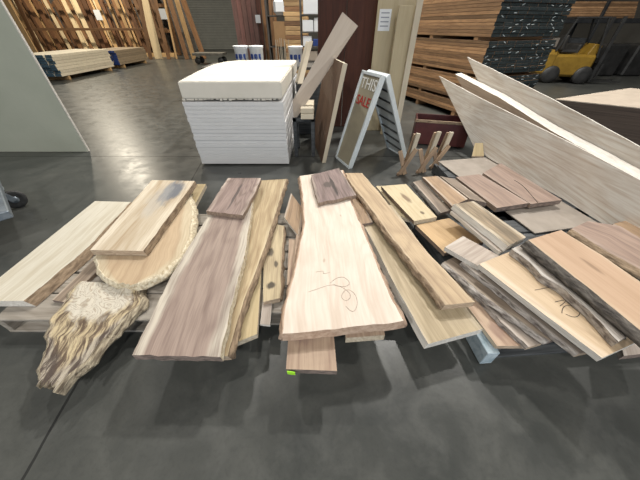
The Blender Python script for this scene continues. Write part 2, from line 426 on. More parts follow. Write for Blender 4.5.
pallet(-.70, .92, 1.22, 1.2, 'wooden pallet hidden in shade under the big whitish slab in the middle')
M['palb'] = rough_mat('black_stained_wood', (.03, .034, .037), (.075, .08, .085), (3, 30, 30), rough=.7, bump=.4)
M['bluepaint'] = rough_mat('worn_blue_grey_paint', (.22, .29, .33), (.42, .49, .53), (20, 20, 20), bump=.4)
t = pallet(.98, .70, 1.5, 1.25, 'black pallet under the fan of boards at the right, blue-grey painted end block', math.radians(4), M['palb'])
box('end_block', (-.03, .05, .07), (.07, .16, .12), M['bluepaint'], t)
pallet(1.55, 2.05, 1.15, 1.15, 'pallet under the brown boards beside the leaning white slabs', math.radians(3), M['palb'])

# ------------------------------------------------------------------ left pile
g_l = None
slab('live_edge_board', 'long pale whitish board lying leftmost, brown live edge along its right side', 'board',
     [(95, 201), (9, 270), (-30, 301)], [(131, 202), (86, 249), (24, 301)], .20, .055, (M['ash'], M['barkt'], M['sawnw']), jr=.01, fr=.04, seed=1)
slab('live_edge_board', 'cream plank with a blue-grey stain near its far end, on top of the left pile', 'board',
     [(152, 180), (90, 250)], [(195, 181), (143, 251)], .305, .045, (M['spalt'], M['barkt'], M['endg']), fr=.012, jr=.004, seed=2)
slab('round_slab', 'round-ended pale slab with a thick ragged cream bark rim, under the stained plank', 'slab',
     [(146, 196), (112, 230), (98, 256), (99, 268), (106, 277), (118, 283)], [(186, 192), (191, 206), (191, 222), (189, 238), (179, 256), (160, 273), (136, 284)],
     .25, .055, (M['cookie'], M['barkw'], M['barkw']), jl=.008, jr=.008, fl=.03, fr=.035, bl=M['barkw'], br=M['barkw'], seed=3, ej=(0, .02), nx=10)
slab('jagged_slab', 'jagged splintered slab tapering to a broken point over the pallet front', 'slab',
     [(82, 281), (66, 297), (55, 318), (45, 338), (41, 358), (37, 370), (39, 380)], [(141, 286), (136, 306), (112, 330), (94, 352), (74, 368), (56, 381)],
     (.19, .17), .04, (M['burl'], M['jag'], M['jag']), jl=.04, jr=.04, fl=.012, fr=.03, bl=M['jag'], br=M['jag'], seed=4, ej=(0, .05), nx=20, bump=.006)
slab('offcut_board', 'narrow ochre offcut behind the stained plank at the left pile', 'board',
     [(193, 184), (176, 214)], [(206, 184), (190, 214)], .19, .04, (M['ochre2'], M['sawn'], M['endg']), seed=5)
slab('offcut_board', 'dark brown board lying on the pallet between the whitish board and the round slab', 'board',
     [(103, 250), (52, 300)], [(118, 252), (64, 302)], .165, .022, (M['dkbr'], M['sawnd'], M['endd']), seed=55)

# ------------------------------------------------------------------ walnut group
slab('live_edge_slab', 'long purplish-brown walnut slab with pale sapwood edges, left of the middle', 'slab',
     [(222, 186), (208, 216), (170, 278), (132, 355)], [(254, 186), (251, 213), (247, 242), (241, 270), (230, 310), (225, 334), (220, 357)],
     .30, .045, (M['walnut'], M['barkw'], M['endd']), jl=.006, jr=.008, fl=.0, fr=.004, seed=6, ej=(0, .006), nx=10)
slab('small_slab', 'small rectangular walnut piece lying on the far end of the long walnut slab', 'slab',
     [(228, 178), (206, 211)], [(261, 178), (255, 193), (243, 215)], .34, .037, (M['walnutb'], M['sawnd'], M['sawnd']), jl=.005, jr=.006, seed=7, ej=(0, .01))
slab('live_edge_board', 'ochre live-edge board emerging from under the right side of the walnut slab', 'board',
     [(249, 181), (240, 215), (234, 262), (218, 310), (212, 357)], [(286, 179), (272, 225), (257, 268), (243, 302), (228, 356)],
     .24, .042, (M['ochre'], M['barkt'], M['endg']), jr=.006, fr=.012, br=M['barkt'], seed=8)
slab('offcut_board', 'short yellow board with a slanting front end beside the walnut slab', 'board',
     [(247, 262), (230, 345)], [(262, 262), (257, 334)], .185, .04, (M['ochre2'], M['sawn'], M['sawn']), seed=9)
slab('live_edge_board', 'narrow knotty tan board with dark holes in the gap left of the whitish slab', 'board',
     [(268, 222), (264, 250), (263, 302)], [(284, 226), (281, 262), (280, 298)], .19, .04, (M['knotty'], M['bark'], M['endg']), jl=.002, jr=.006, fl=.0, br=M['barkt'], seed=10)
slab('offcut_board', 'pale short board end sticking out below the knotty board', 'board',
     [(264, 290, ), (260, 324)], [(273, 290), (270, 325)], .148+.012, .018, (M['pgrey'], M['sawnw'], M['sawnw']), seed=11)
slab('offcut_board', 'small brown board with a white edge wedged left of the whitish slab', 'board',
     [(291, 193), (284, 217), ], [(303, 209), (300, 238)], .236, .025, (M['brownw'], M['sawnw'], M['sawnw']), seed=12)
slab('offcut_board', 'narrow light brown board in the gap against the whitish slab', 'board',
     [(289, 239), (287, 285)], [(301, 240), (300, 285)], .185, .035, (M['pinkish'], M['sawnd'], M['endd']), seed=13)

# ------------------------------------------------------------------ giant slab
G = slab('wide_slab', 'huge whitish slab widening to the front, in the centre of the picture', 'slab',
     [(300, 176), (303, 195), (305, 222), (300, 248), (293, 280), (286, 305), (283, 334)], [(342, 170), (350, 200), (365, 236), (381, 275), (391, 298), (403, 321)],
     .32, .07, (M['giant'], M['barkp'], M['barkp']), jl=.006, jr=.008, fl=.006, fr=.02, bl=M['barkp'], br=M['barkp'], seed=14, nx=12, ej=(0, .008))
pm, _, _ = newmat('pencil', .7, 0, (.42, .34, .29))
def scribble(o, pts, h, mat, r=.0011, name='pencil_mark'):
    cu = bpy.data.curves.new(name, 'CURVE'); cu.dimensions = '3D'; cu.bevel_depth = r; cu.bevel_resolution = 0
    s = cu.splines.new('NURBS'); s.points.add(len(pts)-1); s.use_endpoint_u = True; s.order_u = 3
    for q, (x, y) in zip(s.points, pts): q.co = (*local(o, P(x, y, h)), 1)
    tmp = bpy.data.objects.new(name, cu); C.objects.link(tmp)
    me = bpy.data.meshes.new_from_object(tmp.evaluated_get(bpy.context.evaluated_depsgraph_get()))
    bpy.data.objects.remove(tmp)
    me.materials.clear(); me.materials.append(mat)
    ob = bpy.data.objects.new(name, me); C.objects.link(ob); ob.parent = o
scribble(G, [(308, 292), (320, 288), (332, 284), (345, 288), (352, 296), (346, 302), (340, 296), (347, 288), (356, 294), (358, 306), (352, 314), (346, 306)], .3215, pm)
scribble(G, [(316, 272), (325, 270), (322, 275), (330, 272)], .3215, pm)
scribble(G, [(330, 283), (340, 274), (352, 283), (343, 288), (333, 284)], .3215, pm)
slab('small_slab', 'small dark cracked walnut piece lying on the far end of the huge whitish slab', 'slab',
     [(311, 175), (313, 186), (318, 203)], [(339, 168), (347, 180), (356, 195)], .356, .034, (M['walnutc'], M['sawnd'], M['sawnd']), jl=.006, jr=.004, seed=15, ej=(0, .01))
o = slab('offcut_board', 'pinkish tan board end with a green tag poking out below the huge slab', 'board',
     [(296, 235), (286, 369)], [(325, 235), (337, 371)], .235, .04, (M['pinkish'], M['endd'], M['endd']), seed=16)
gm, _, _ = newmat('green_tag', .5, 0, (.35, .75, .03))
a, b_ = P(287, 370, .235), P(295, 371, .235)
b2 = bmesh.new(); add_box(b2, (0, 0, 0), ((b_-a).length, .004, .03), None, .001)
mid = (a+b_)/2+Vector((0, -.004, -.018)); tg = obj('price_tag', b2, gm, o, local(o, mid)); tg.rotation_euler = (0, 0, -o.rotation_euler.z+math.atan2(b_.y-a.y, b_.x-a.x)); tg['label'] = 'bright green tag'
slab('offcut_board', 'short pale board end under the front right of the huge slab', 'board',
     [(341, 270), (346, 338)], [(372, 270), (385, 335)], .19, .05, (M['pinkish'], M['sawn'], M['sawn']), seed=17)

# ------------------------------------------------------------------ right of centre
slab('live_edge_board', 'long greenish-tan board running from under the huge slab to the front right', 'board',
     [(352, 205), (372, 240), (395, 285), (428, 344)], [(392, 205), (425, 250), (452, 290), (483, 329)], .195, .048, (M['oakg'], M['sawnw'], M['sawnw']), jl=.003, jr=.004, fl=.012, seed=18)
slab('live_edge_board', 'long narrow tan board with a dark wavy left edge lying on the greenish board', 'board',
     [(345, 173), (352, 185), (367, 203), (392, 237), (418, 270), (446, 305)], [(362, 173), (377, 190), (400, 219), (430, 255), (475, 302)], .27, .044, (M['oakb'], M['barkt'], M['endg']), jl=.008, jr=.004, fl=.012, bl=M['barkt'], seed=19)
slab('offcut_board', 'small reddish-brown board against the right side of the huge slab', 'board',
     [(345, 190), (357, 225)], [(357, 192), (373, 222)], .222, .025, (M['brownw'], M['sawnd'], M['endd']), seed=20)
slab('offcut_board', 'thin cream strip between the wavy tan board and the knotted cream board', 'board',
     [(376, 186), (400, 216)], [(384, 186), (410, 220)], .18, .03, (M['knot1'], M['sawn'], M['sawn']), seed=21)
slab('offcut_board', 'cream board with one dark oval knot, right of the wavy tan board', 'board',
     [(381, 186), (414, 221)], [(406, 184), (437, 217)], .24, .045, (M['knot1'], M['sawnd'], M['sawn']), fl=-.01, seed=22)
slab('live_edge_board', 'narrow dark-edged board along the right of the knotted cream board', 'board',
     [(413, 182), (441, 213)], [(421, 180), (451, 210)], .20, .03, (M['dkbr'], M['barkd'], M['endd']), fl=.02, bl=M['barkd'], jl=.01, seed=23)
slab('offcut_board', 'brown board end partly in sun behind the olive-streaked board', 'board',
     [(422.5, 177), (452, 206)], [(438, 176), (468, 199)], .245, .03, (M['brownw'], M['sawnd'], M['endd']), seed=24)
slab('offcut_board', 'dull grey-brown board beside the long rosy brown board', 'board',
     [(440, 176), (470, 199)], [(455, 179), (487, 203)], .235, .04, (M['dkbr'], M['sawnd'], M['endd']), seed=25)
slab('offcut_board', 'rosy brown board left of its cracked twin, on grey cardboard', 'board',
     [(456, 177), (497, 208)], [(480, 174), (529, 203)], .235, .045, (M['redbr'], M['sawnd'], M['endd']), seed=26)
o = slab('offcut_board', 'rosy brown board with a long dark crack beside the leaning white slabs', 'board',
     [(483, 173), (531, 204)], [(501, 163), (562, 200)], .235, .045, (M['redbr'], M['sawnd'], M['endd']), seed=27)
crk, _, _ = newmat('crack_shadow', .9, 0, (.015, .01, .008))
scribble(o, [(514, 180), (521, 184), (528, 191), (538, 203)], .2355, crk, .003, 'crack')
slab('cardboard_sheet', 'large grey-brown cardboard sheet spread under the rosy brown boards', 'cardboard',
     [(438, 161), (535, 233)], [(488, 157), (600, 224)], .16, .008, (M['cardg'], M['cardg'], M['cardg']), seed=28)
slab('live_edge_board', 'white-edged thin board under the olive-streaked board', 'board',
     [(451, 211), (474, 231), (500, 252)], [(466, 208), (490, 226), (512, 245)], .335, .028, (M['pgrey'], M['sawnw'], M['sawnw']), jl=.008, seed=29)
slab('live_edge_board', 'olive-streaked board with cream borders near the middle of the right pile', 'board',
     [(454, 204), (480, 224), (508, 246)], [(474, 201), (500, 219), (526, 237)], .385, .045, (M['olive'], M['sawnw'], M['sawnw']), jl=.004, jr=.004, fl=.012, seed=30)
slab('offcut_board', 'honey-coloured board lying left of the white-edged boards', 'board',
     [(416, 225), (445, 253)], [(449, 218), (484, 242)], .205, .035, (M['honey'], M['sawnd'], M['endd']), seed=31)
# fan of boards on the black pallet
slab('live_edge_board', 'lowest pale brown board of the fan on the black pallet', 'board',
     [(448, 280), (497, 346)], [(472, 280), (530, 346)], .17, .028, (M['pinkish'], M['sawn'], M['endg']), jr=.01, seed=32)
slab('live_edge_board', 'grey-edged board second from below in the fan on the black pallet', 'board',
     [(455, 274), (490, 310), (529, 347)], [(480, 272), (512, 305), (543, 343)], .20, .026, (M['pgrey'], M['bark'], M['endg']), jl=.014, fl=.008, seed=33)
slab('live_edge_board', 'rough grey-barked board sticking out furthest left in the fan', 'board',
     [(444, 262), (465, 280), (506, 312), (550, 341)], [(458, 255), (486, 276), (526, 305), (568, 335)], .24, .03, (M['dkbr'], M['bark'], M['endd']), jl=.010, fl=.012, bl=M['bark'], jr=.01, seed=34)
slab('live_edge_board', 'dark weathered board just under the tan board with black scribbles', 'board',
     [(462, 262), (520, 308), (578, 354)], [(494, 265), (540, 300), (596, 350)], .275, .03, (M['pgrey'], M['bark'], M['endg']), jl=.010, fl=.006, seed=35)
slab('offcut_board', 'short pale grey board crossing the far end of the fan', 'board',
     [(463, 236), (445, 247)], [(500, 256), (480, 267)], .311, .034, (M['pgrey'], M['sawnw'], M['sawnw']), seed=36)
TN = slab('live_edge_slab', 'long tan slab with black pencil scribbles on top of the fan', 'slab',
     [(479, 264), (540, 311), (602, 358)], [(514, 250), (560, 282), (641, 340)], .35, .035, (M['tan'], M['sawnw'], M['sawnw']), jl=.002, seed=37)
bk, _, _ = newmat('black_marker', .6, 0, (.02, .02, .02))
scribble(TN, [(535, 290), (545, 288), (552, 287)], .3515, bk, .0015, 'marker_line')
scribble(TN, [(555, 302), (562, 300), (568, 300), (560, 306)], .3515, bk, .0015, 'marker_line')
scribble(TN, [(562, 313), (562, 306), (572, 305), (582, 312), (575, 319), (566, 314)], .3515, bk, .0015, 'marker_line')
slab('live_edge_board', 'narrow grey slab with rough dark bark between the tan and orange slabs', 'board',
     [(511, 249), (530, 262), (544, 277), (564, 288), (588, 310), (618, 342)], [(527, 242), (550, 258), (590, 285), (645, 326)], .40, .045, (M['ddw'], M['bark'], M['bark']), jl=.014, fl=.0, seed=38)
slab('live_edge_slab', 'orange-tan slab with black bark along its left side, on top at the far right', 'slab',
     [(528, 240), (580, 281), (632, 324), (664, 350)], [(561, 230), (600, 254), (664, 298)], .46, .045, (M['orange'], M['barkd'], M['endg']), jl=.006, fl=.03, bl=M['barkd'], jr=.004, seed=39)
slab('live_edge_board', 'brown live-edge board at the right picture edge behind the orange slab', 'board',
     [(571, 229), (605, 250), (650, 274)], [(588, 221), (620, 226), (660, 250)], .33, .045, (M['redbr'], M['barkt'], M['endg']), jl=.008, fl=.03, bl=M['barkt'], seed=40)
slab('offcut_board', 'dark brown board end at the foot of the leaning white slabs, right picture edge', 'board',
     [(612, 224), (650, 246)], [(628, 220), (668, 240)], .27, .04, (M['brownw'], M['sawnd'], M['endd']), seed=41)
slab('offcut_board', 'grey end of a board under the fan at the lower right picture edge', 'board',
     [(618, 330), (624, 356)], [(650, 330), (660, 352)], .20, .04, (M['pgrey'], M['bark'], M['endd']), seed=42)

# ------------------------------------------------------------------ leaning white slabs
B1 = P(486, 157, .17); B2 = P(600, 222, .17)
d_ = (B2-B1).normalized(); hn = Vector((d_.y, -d_.x, 0))
if hn.x > 0: hn = -hn
lean = .15
nrm = Vector((hn.x, hn.y, lean)).normalized()       # faces the camera side and up
def on(px, py, off): return Pplane(px, py, B1-nrm*off, nrm)
M['wshade'] = wood('shade_brown_slab_face', (.34, .26, .19), dark=(.2, .14, .1), grain=.3)  # whitish slab's face coloured brown to stand for the shade on it
def lslab(label, topL, botL, off, th, seed, jt=.004, fm='white', fr=0.0):
    L_ = [on(x, y, off) for x, y in topL]; R_ = [on(x, y, off) for x, y in botL]
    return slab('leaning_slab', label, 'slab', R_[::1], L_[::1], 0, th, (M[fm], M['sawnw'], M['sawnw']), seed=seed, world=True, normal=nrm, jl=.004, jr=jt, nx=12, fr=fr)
lslab('front whitish slab of the three leaning on edge, tallest face with grain showing', [(439, 76), (480, 98), (520, 118), (580, 148), (640, 180), (700, 212)],
      [(474, 147), (490, 159), (530, 181), (565, 200), (600, 222), (690, 278)], 0, .025, 50)
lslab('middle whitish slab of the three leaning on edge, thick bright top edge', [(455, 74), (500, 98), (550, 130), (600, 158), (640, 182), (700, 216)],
      [(495, 150), (530, 174), (565, 190), (600, 212), (640, 235), (700, 270)], .11, .14, 51, .008, 'wshade', .07)
lslab('rear whitish slab of the three leaning on edge, nearest the cardboard-topped pack', [(467, 57), (500, 73), (550, 98), (602, 126), (640, 147), (700, 180)],
      [(500, 130), (530, 150), (565, 170), (600, 190), (640, 210), (700, 245)], .265, .03, 52)
slab('offcut_board', 'tiny upright wood wedge at the left foot of the leaning white slabs', 'board',
     [(475, 143, .30), (472, 156, .18)], [(483, 143, .30), (484, 156, .18)], .2, .02, (M['ochre2'], M['sawn'], M['endg']), seed=53)

# ------------------------------------------------------------------ big stack of white sheets
ms = rough_mat('white_panel', (.60, .60, .60), (.64, .64, .64), (3, 3, 3), rough=.55, bump=.05)
ns = 17
sx0, sx1, sy0 = -1.66, -.44, 3.43
hh = (.80-.02)/ns
for i in range(ns):
    b2 = bmesh.new(); add_box(b2, (0, 0, 0), (1.22, 2.44, hh-.001), None, .002)
    o = obj('panel_sheet', b2, ms, None, ((sx0+sx1)/2+random.uniform(-.006, .006)-.002*i*.5+.01, sy0+1.22+random.uniform(-.008, .008), .02+hh*(i+.5)))
    tag(o, 'white panel sheet in the tall square stack behind the slabs', 'panel', 'sheets in the white stack')
box_o = box('plinth', ((sx0+sx1)/2, sy0+1.22, .01), (1.0, 2.3, .02), M['palb'])
tag(box_o, 'dark low base under the white stack of sheets', 'base')
mc = rough_mat('cream_wrapped_board', (.62, .59, .52), (.68, .65, .58), (3, 3, 3), rough=.6, bump=.15)
t = empty('panel_pack', ((sx0+sx1)/2, sy0, .804)); tag(t, 'thick cream pack with a rounded far left corner on top of the white stack', 'pack')
b2 = bmesh.new()
prof = [(-.60, 0.0), (.60, 0.0), (.61, 2.44), (-.28, 2.44), (-.52, 2.36), (-.68, 2.12), (-.745, 1.7), (-.70, .9)]
lo = [b2.verts.new((x, y, .025)) for x, y in prof]; hi = [b2.verts.new((x, y, .205)) for x, y in prof]
b2.faces.new(hi); b2.faces.new(lo[::-1])
for i in range(len(prof)): b2.faces.new((lo[i], lo[(i+1) % 8], hi[(i+1) % 8], hi[i]))
bmesh.ops.recalc_face_normals(b2, faces=b2.faces)
bmesh.ops.bevel(b2, geom=b2.edges[:], offset=.012, segments=2, affect='EDGES')
obj('pack_body', b2, mc, t)
b2 = bmesh.new()
for i in range(25):
    x = -.57+i*.046
    add_box(b2, (x, .3+.1*random.random(), .0115), (.05, .5, .02), None, 0)
obj('torn_underside', b2, M['barkd'], t)
b2 = bmesh.new()
for i in range(24):
    x = -.585+i*.05+random.uniform(-.01, .01); hgt = random.uniform(.008, .022)
    add_box(b2, (x, -.003, .03-hgt/2), (random.uniform(.03, .05), .006, hgt), None, 0)
obj('ragged_lip', b2, mc, t)

# boards leaning around the right side of the stack
mb = wood('pinkish_pale_board', (.56, .48, .40), dark=(.42, .33, .25), grain=.2, uv=False, rings=8)
mbt = wood('cream_edge_board', (.56, .50, .39), dark=(.4, .32, .22), grain=.2, uv=False, rings=8)
mbf = wood('brown_panel_face', (.13, .075, .045), dark=(.06, .035, .02), grain=.25, uv=False, rings=8)
def at(px, py, y):
    u = (px-320)/F; v = (240-py)/F; k = y/(cp+v*sp); return Vector((u*k, y, CAMH+k*(-sp+v*cp)))
def sheet(name, label, cat, pts, n, th, mat, group=None):
    """a flat board from four world corners (its face) with real thickness along n; local x follows its first side"""
    c = sum(pts, Vector())/4; x = (pts[1]-pts[0]).normalized(); z = Vector(n).normalized(); y = z.cross(x).normalized(); z = x.cross(y)
    R = Matrix((x, y, z)).transposed(); Ri = R.inverted()
    b2 = bmesh.new(); a = [b2.verts.new(Ri @ (p-c)) for p in pts]; b_ = [b2.verts.new(Ri @ (p-c)-Vector((0, 0, th))) for p in pts]
    b2.faces.new(a); b2.faces.new(b_[::-1])
    k = len(pts)
    for i in range(k): b2.faces.new((a[i], b_[i], b_[(i+1) % k], a[(i+1) % k]))
    bmesh.ops.recalc_face_normals(b2, faces=b2.faces)
    if isinstance(mat, list):
        for f in b2.faces: f.material_index = 0 if abs(f.normal.z) > .8 else 1
    o = obj(name, b2, mat, None, c); o.rotation_euler = R.to_euler()
    if label: tag(o, label, cat, group)
    return o
def ext(a, b, c, d):
    k = lambda p, q: p+(p-q)*((p.z-.807)/(q.z-p.z))
    a2, d2 = k(a, b), k(d, c)
    sh = max(0, -.40-min(a2.x, d2.x)); w_ = Vector((sh, 0, 0))
    return [a2+w_, b, c, d2+w_]
sheet('leaning_board', 'pale pinkish board leaning far over to the right above the stack', 'board',
      [at(292.5, 101, 3.75), at(342.5, 12, 4.15), at(358, 26, 4.15), at(294, 122, 3.75)], (0, -1, .15), .02, mb)
sheet('leaning_board', 'brown panel standing edge-on with a pale front edge, left of the white A-frame sign', 'board',
      [P(322, 163, 0), at(343, 63, 3.5), at(343, 63, 3.5)+Vector((-.17, 1.1, 0)), P(322, 163, 0)+Vector((-.17, 1.1, 0))], (-1, -.2, .2), .055, [mbf, mbt])
sheet('leaning_board', 'thin cream board leaning left of the pinkish board, nearer the stack', 'board',
      ext(at(294, 70, 4.9), at(306, 41, 5.2), at(309, 42, 5.2), at(297.5, 72, 4.9)), (0, -1, .1), .02, mbt)
sheet('leaning_board', 'thin white board leaning right beside the pinkish board', 'board',
      ext(at(299, 78, 4.7), at(309, 41, 5.0), at(313, 41, 5.0), at(304, 78, 4.7)), (0, -1, .1), .02, mbt)
o = box('crate', (-.14, 5.0, .40), (.50, .5, .80), M['palb'], bev=.01); tag(o, 'added dark box darkening the gap behind the beam ends, thin boards standing on it', 'crate')  # added box: carries the thin boards and darkens the gap
t = empty('timber_rack', (-.15, 3.75, 0)); tag(t, 'low dark frame holding the beam ends right of the white stack', 'rack')
for dx in (-.2, .05):
    for dy in (0.0, .36): box('post', (dx, dy, .27), (.05, .05, .54), M['palb'], t)
for dy in (0.0, .36): box('crossbar', (-.075, dy, .515), (.30, .05, .05), M['palb'], t)
for i in range(2):
    o = box('beam_offcut', (-.17, 3.90, .575+i*.07), (.17, .5, .066), mbt, bev=.006)
    tag(o, ['lower cream beam end right of the white stack', 'upper cream beam end right of the white stack'][i], 'beam')

# tall slabs against the back
mr = wood('dark_redwood', (.075, .024, .014), dark=(.035, .012, .008), grain=.4, uv=False, rings=10, rough=.8)
mpale = wood('pale_ply', (.50, .42, .27), dark=(.38, .30, .18), grain=.25, uv=False, rings=10)
def upright(name, label, cat, pxl, pxr, y, top, mat, th=.04, row=60, group=None, lean=0.0, base=0.0):
    xa, xb = at(pxl, row, y).x, at(pxr, row, y).x
    a, b_ = Vector(((xa+xb)/2, y, base)), Vector(((xa+xb)/2, y+lean, top))
    o = beam(name, a, b_, th, abs(xb-xa), mat, up=(1, 0, 0))
    # local z runs across, local y through the board
    if label: tag(o, label, cat, group)
    return o
upright('tall_slab', 'dark reddish-brown slab standing upright behind the sloping boards', 'slab', 318, 344, 5.25, 2.5, mr)
upright('tall_slab', 'dark reddish-brown slab standing next to the pale plywood', 'slab', 344.5, 372, 5.25, 2.5, mr)
o = upright('tall_panel', 'tall pale plywood panel with a paper notice near its top', 'panel', 372, 411, 5.0, 2.5, mpale, .03)
pw, _, _ = newmat('white_paper', .6, 0, (.72, .74, .76))
ink, _, _ = newmat('grey_ink', .6, 0, (.25, .27, .32))
def paper(parent_world, px0, px1, py0, py1, y, name='paper_notice', lines=4):
    a, b_ = at(px0, py0, y), at(px1, py1, y)
    t = box(name, (a+b_)/2, (abs(b_.x-a.x), .003, abs(a.z-b_.z)), pw, bev=0)
    t.parent = parent_world; t.matrix_parent_inverse = (Matrix.LocRotScale(parent_world.location, parent_world.rotation_euler, None)).inverted()
    for i in range(lines):
        hgt = abs(a.z-b_.z)
        q = box('print_line', (0, -.003, hgt*(.33-i*.2)), (abs(b_.x-a.x)*.7, .002, hgt*.05), ink, t, bev=0)
    t['label'] = 'white paper notice'
    return t
paper(o, 380, 389, 9, 31, 4.98)
upright('tall_panel', 'narrower pale panel standing in front of the plywood, right of the A-frame sign', 'panel', 391, 411.5, 4.78, 1.72, mpale, .05)
upright('tall_panel', 'slim pale board along the right side of the upright panels', 'panel', 406.5, 412, 4.70, 1.78, mbt, .03)

# A-frame sign
t = empty('a_frame_sign', (.8, 3.5, 0)); tag(t, 'white plastic A-frame sign lettered on its left side, standing behind the slabs', 'sign')
wp = rough_mat('white_plastic', (.62, .68, .70), (.70, .76, .78), (4, 4, 4), rough=.4, bump=.02)
tq = rough_mat('yellowed_sign_face', (.33, .30, .22), (.40, .36, .26), (4, 4, 4), rough=.4, bump=.02)
nb, fb = P(350, 168, 0), P(337, 157, 0)           # near and far foot of the lettered leaf
nt, ft = at(383, 77, nb.y+.03), None
wv = fb-nb; ft = nt+wv
nb2 = P(405, 157, 0)
def bar(nm, a, b_, w, h, mt, par): 
    o = beam(nm, Vector(a)-par.location, Vector(b_)-par.location, w, h, mt, par, .004); return o
ln_ = (nt-nb).normalized(); fnorm = ln_.cross(wv.normalized()).normalized()
if fnorm.x > 0: fnorm = -fnorm
def leaf(a0, a1, w, par, inner):
    """one leaf: outer frame bars and a sheet between"""
    upv = (a1-a0).normalized(); nrm_ = upv.cross(w.normalized()).normalized()
    bars = []
    c = [a0, a0+w, a1+w, a1]
    bm = bmesh.new()
    def bx_(p, q, wd_, dp):
        x = (q-p).normalized(); y = nrm_; z = x.cross(y); R = Matrix((x, y, z)).transposed()
        add_box(bm, (p+q)/2-par.location, ((q-p).length+wd_, dp, wd_), R, .004)
    for i in range(4): bx_(c[i], c[(i+1) % 4], .035, .06)
    obj('leaf_frame', bm, wp, par)
    bm = bmesh.new(); x = upv; y = nrm_; z = x.cross(y); R = Matrix((x, y, z)).transposed()
    add_box(bm, (a0+a1+w)/2-par.location, ((a1-a0).length, .02, w.length), R, 0)
    obj('sign_face', bm, tq if not inner else wp, par)
    if inner:
        bm = bmesh.new()
        for k in range(1, 8):
            p = a0.lerp(a1, k/8)+w/2-nrm_*(.012 if nrm_.x > 0 else -.012)
            add_box(bm, p-par.location, (.012, .03, w.length*.9), R, 0)
        obj('rib', bm, M['palb'], par)
    return nrm_
leaf(nb, nt, wv, t, False)
leaf(nb2, nt+Vector((.05, 0, 0)), wv, t, True)
redm, _, _ = newmat('red_letters', .5, 0, (.45, .03, .03)); whm, _, _ = newmat('white_letters', .5, 0, (.8, .8, .76))
def text(nm, s, c, xdir, updir, size, mt, par):
    cu = bpy.data.curves.new(nm, 'FONT'); cu.body = s; cu.size = size; cu.align_x = 'CENTER'; cu.align_y = 'CENTER'; cu.extrude = .002
    tmp = bpy.data.objects.new(nm, cu); C.objects.link(tmp)
    me = bpy.data.meshes.new_from_object(tmp.evaluated_get(bpy.context.evaluated_depsgraph_get())); bpy.data.objects.remove(tmp)
    me.materials.clear(); me.materials.append(mt)
    o = bpy.data.objects.new(nm, me); C.objects.link(o); o.parent = par; o.location = Vector(c)-par.location
    z = xdir.cross(updir).normalized(); o.rotation_euler = Matrix((xdir, updir, z)).transposed().to_euler(); return o
xd = (-wv).normalized(); ctr = lambda k: nb.lerp(nt, k)+wv*.5+fnorm*.016
text('lettering', 'THIS', ctr(.9), xd, ln_, .17, whm, t)
text('lettering', 'SALE', ctr(.73), xd, ln_, .15, redm, t)

# wooden bracket frames behind the boards
mbr = wood('scuffed_bracket_wood', (.40, .28, .18), dark=(.16, .1, .07), grain=.4, uv=False)
def bracket(px, py, label, k=1.0):
    b0 = P(px, py, 0); t = empty('wooden_bracket', b0); tag(t, label, 'bracket')
    beam('upright', (0.02, 0, .22), (.05, 0, .52*k), .05, .03, mbt, t, up=(0, 1, 0))
    beam('brace', (-.09, -.05, .02), (.06, -.02, .34*k), .05, .025, mbr, t, up=(0, 1, 0))
    beam('brace', (-.02, -.05, .02), (-.12, .02, .30*k), .05, .025, mbr, t, up=(0, 1, 0))
    beam('brace', (.0, .1, .02), (.03, .04, .5*k), .05, .025, mbr, t, up=(0, 1, 0))
    beam('foot', (-.11, -.05, .015), (.02, .12, .015), .04, .03, mbr, t)
bracket(405, 174, 'small wooden bracket frame nearest the A-frame sign')
bracket(424, 172, 'small wooden bracket frame in the middle of the three behind the boards')
bracket(437, 167, 'small wooden bracket frame nearest the leaning white slabs', .9)
mar = rough_mat('maroon_paint', (.055, .012, .012), (.085, .02, .018), (4, 4, 4), rough=.45, bump=.1)
t = empty('crate', (1.95, 4.35, 0), math.radians(-15)); tag(t, 'low dark maroon crate between the brackets and the black-ended lumber', 'crate')
for (c, s) in [((0, -.2, .2), (.8, .02, .36)), ((0, .2, .2), (.8, .02, .36)), ((-.39, 0, .2), (.02, .38, .36)), ((.39, 0, .2), (.02, .38, .36)), ((0, 0, .03), (.76, .38, .02))]:
    box('crate_side', c, s, mar, t)
box('rim', (0, -.215, .37), (.84, .02, .04), M['barkt'], t)

# ------------------------------------------------------------------ black-ended lumber packs on the right
mo = wood('rough_sawn_lumber', (.40, .235, .12), dark=(.15, .075, .035), grain=.32, uv=False, vary=.5, fine=30)
mblk = rough_mat('black_end_paint', (.012, .020, .022), (.035, .048, .05), (30, 30, 30), rough=.6, bump=.2)
mtag, _, _ = newmat('staple_tag', .4, 0, (.62, .68, .68))
c0 = Vector((2.42, 4.60, 0))*1.22; rd = Vector((-.34, .94, 0)).normalized(); wd_ = Vector((rd.y, -rd.x, 0))
hd = math.atan2(rd.y, rd.x)
LB, BW, BT = 3.9, .21, .05
bm = bmesh.new(); add_box(bm, (LB/2, 0, 0), (LB, BW-.006, BT-.004), None, .003)
for f in bm.faces:
    if f.calc_center_median().x < .004: f.material_index = 1
bme = bpy.data.meshes.new('lumber_board'); bm.to_mesh(bme); bm.free(); bme.materials.append(mo); bme.materials.append(mblk)
bm = bmesh.new(); add_box(bm, (0, 0, 0), (.003, .06, .010), None, 0); tme = bpy.data.meshes.new('end_tag'); bm.to_mesh(tme); bm.free(); tme.materials.append(mtag)
tiers = [(.10, 4), (.35, 8), (.80, 10), (1.35, 15)]
names = ['lowest', 'second', 'third', 'top']
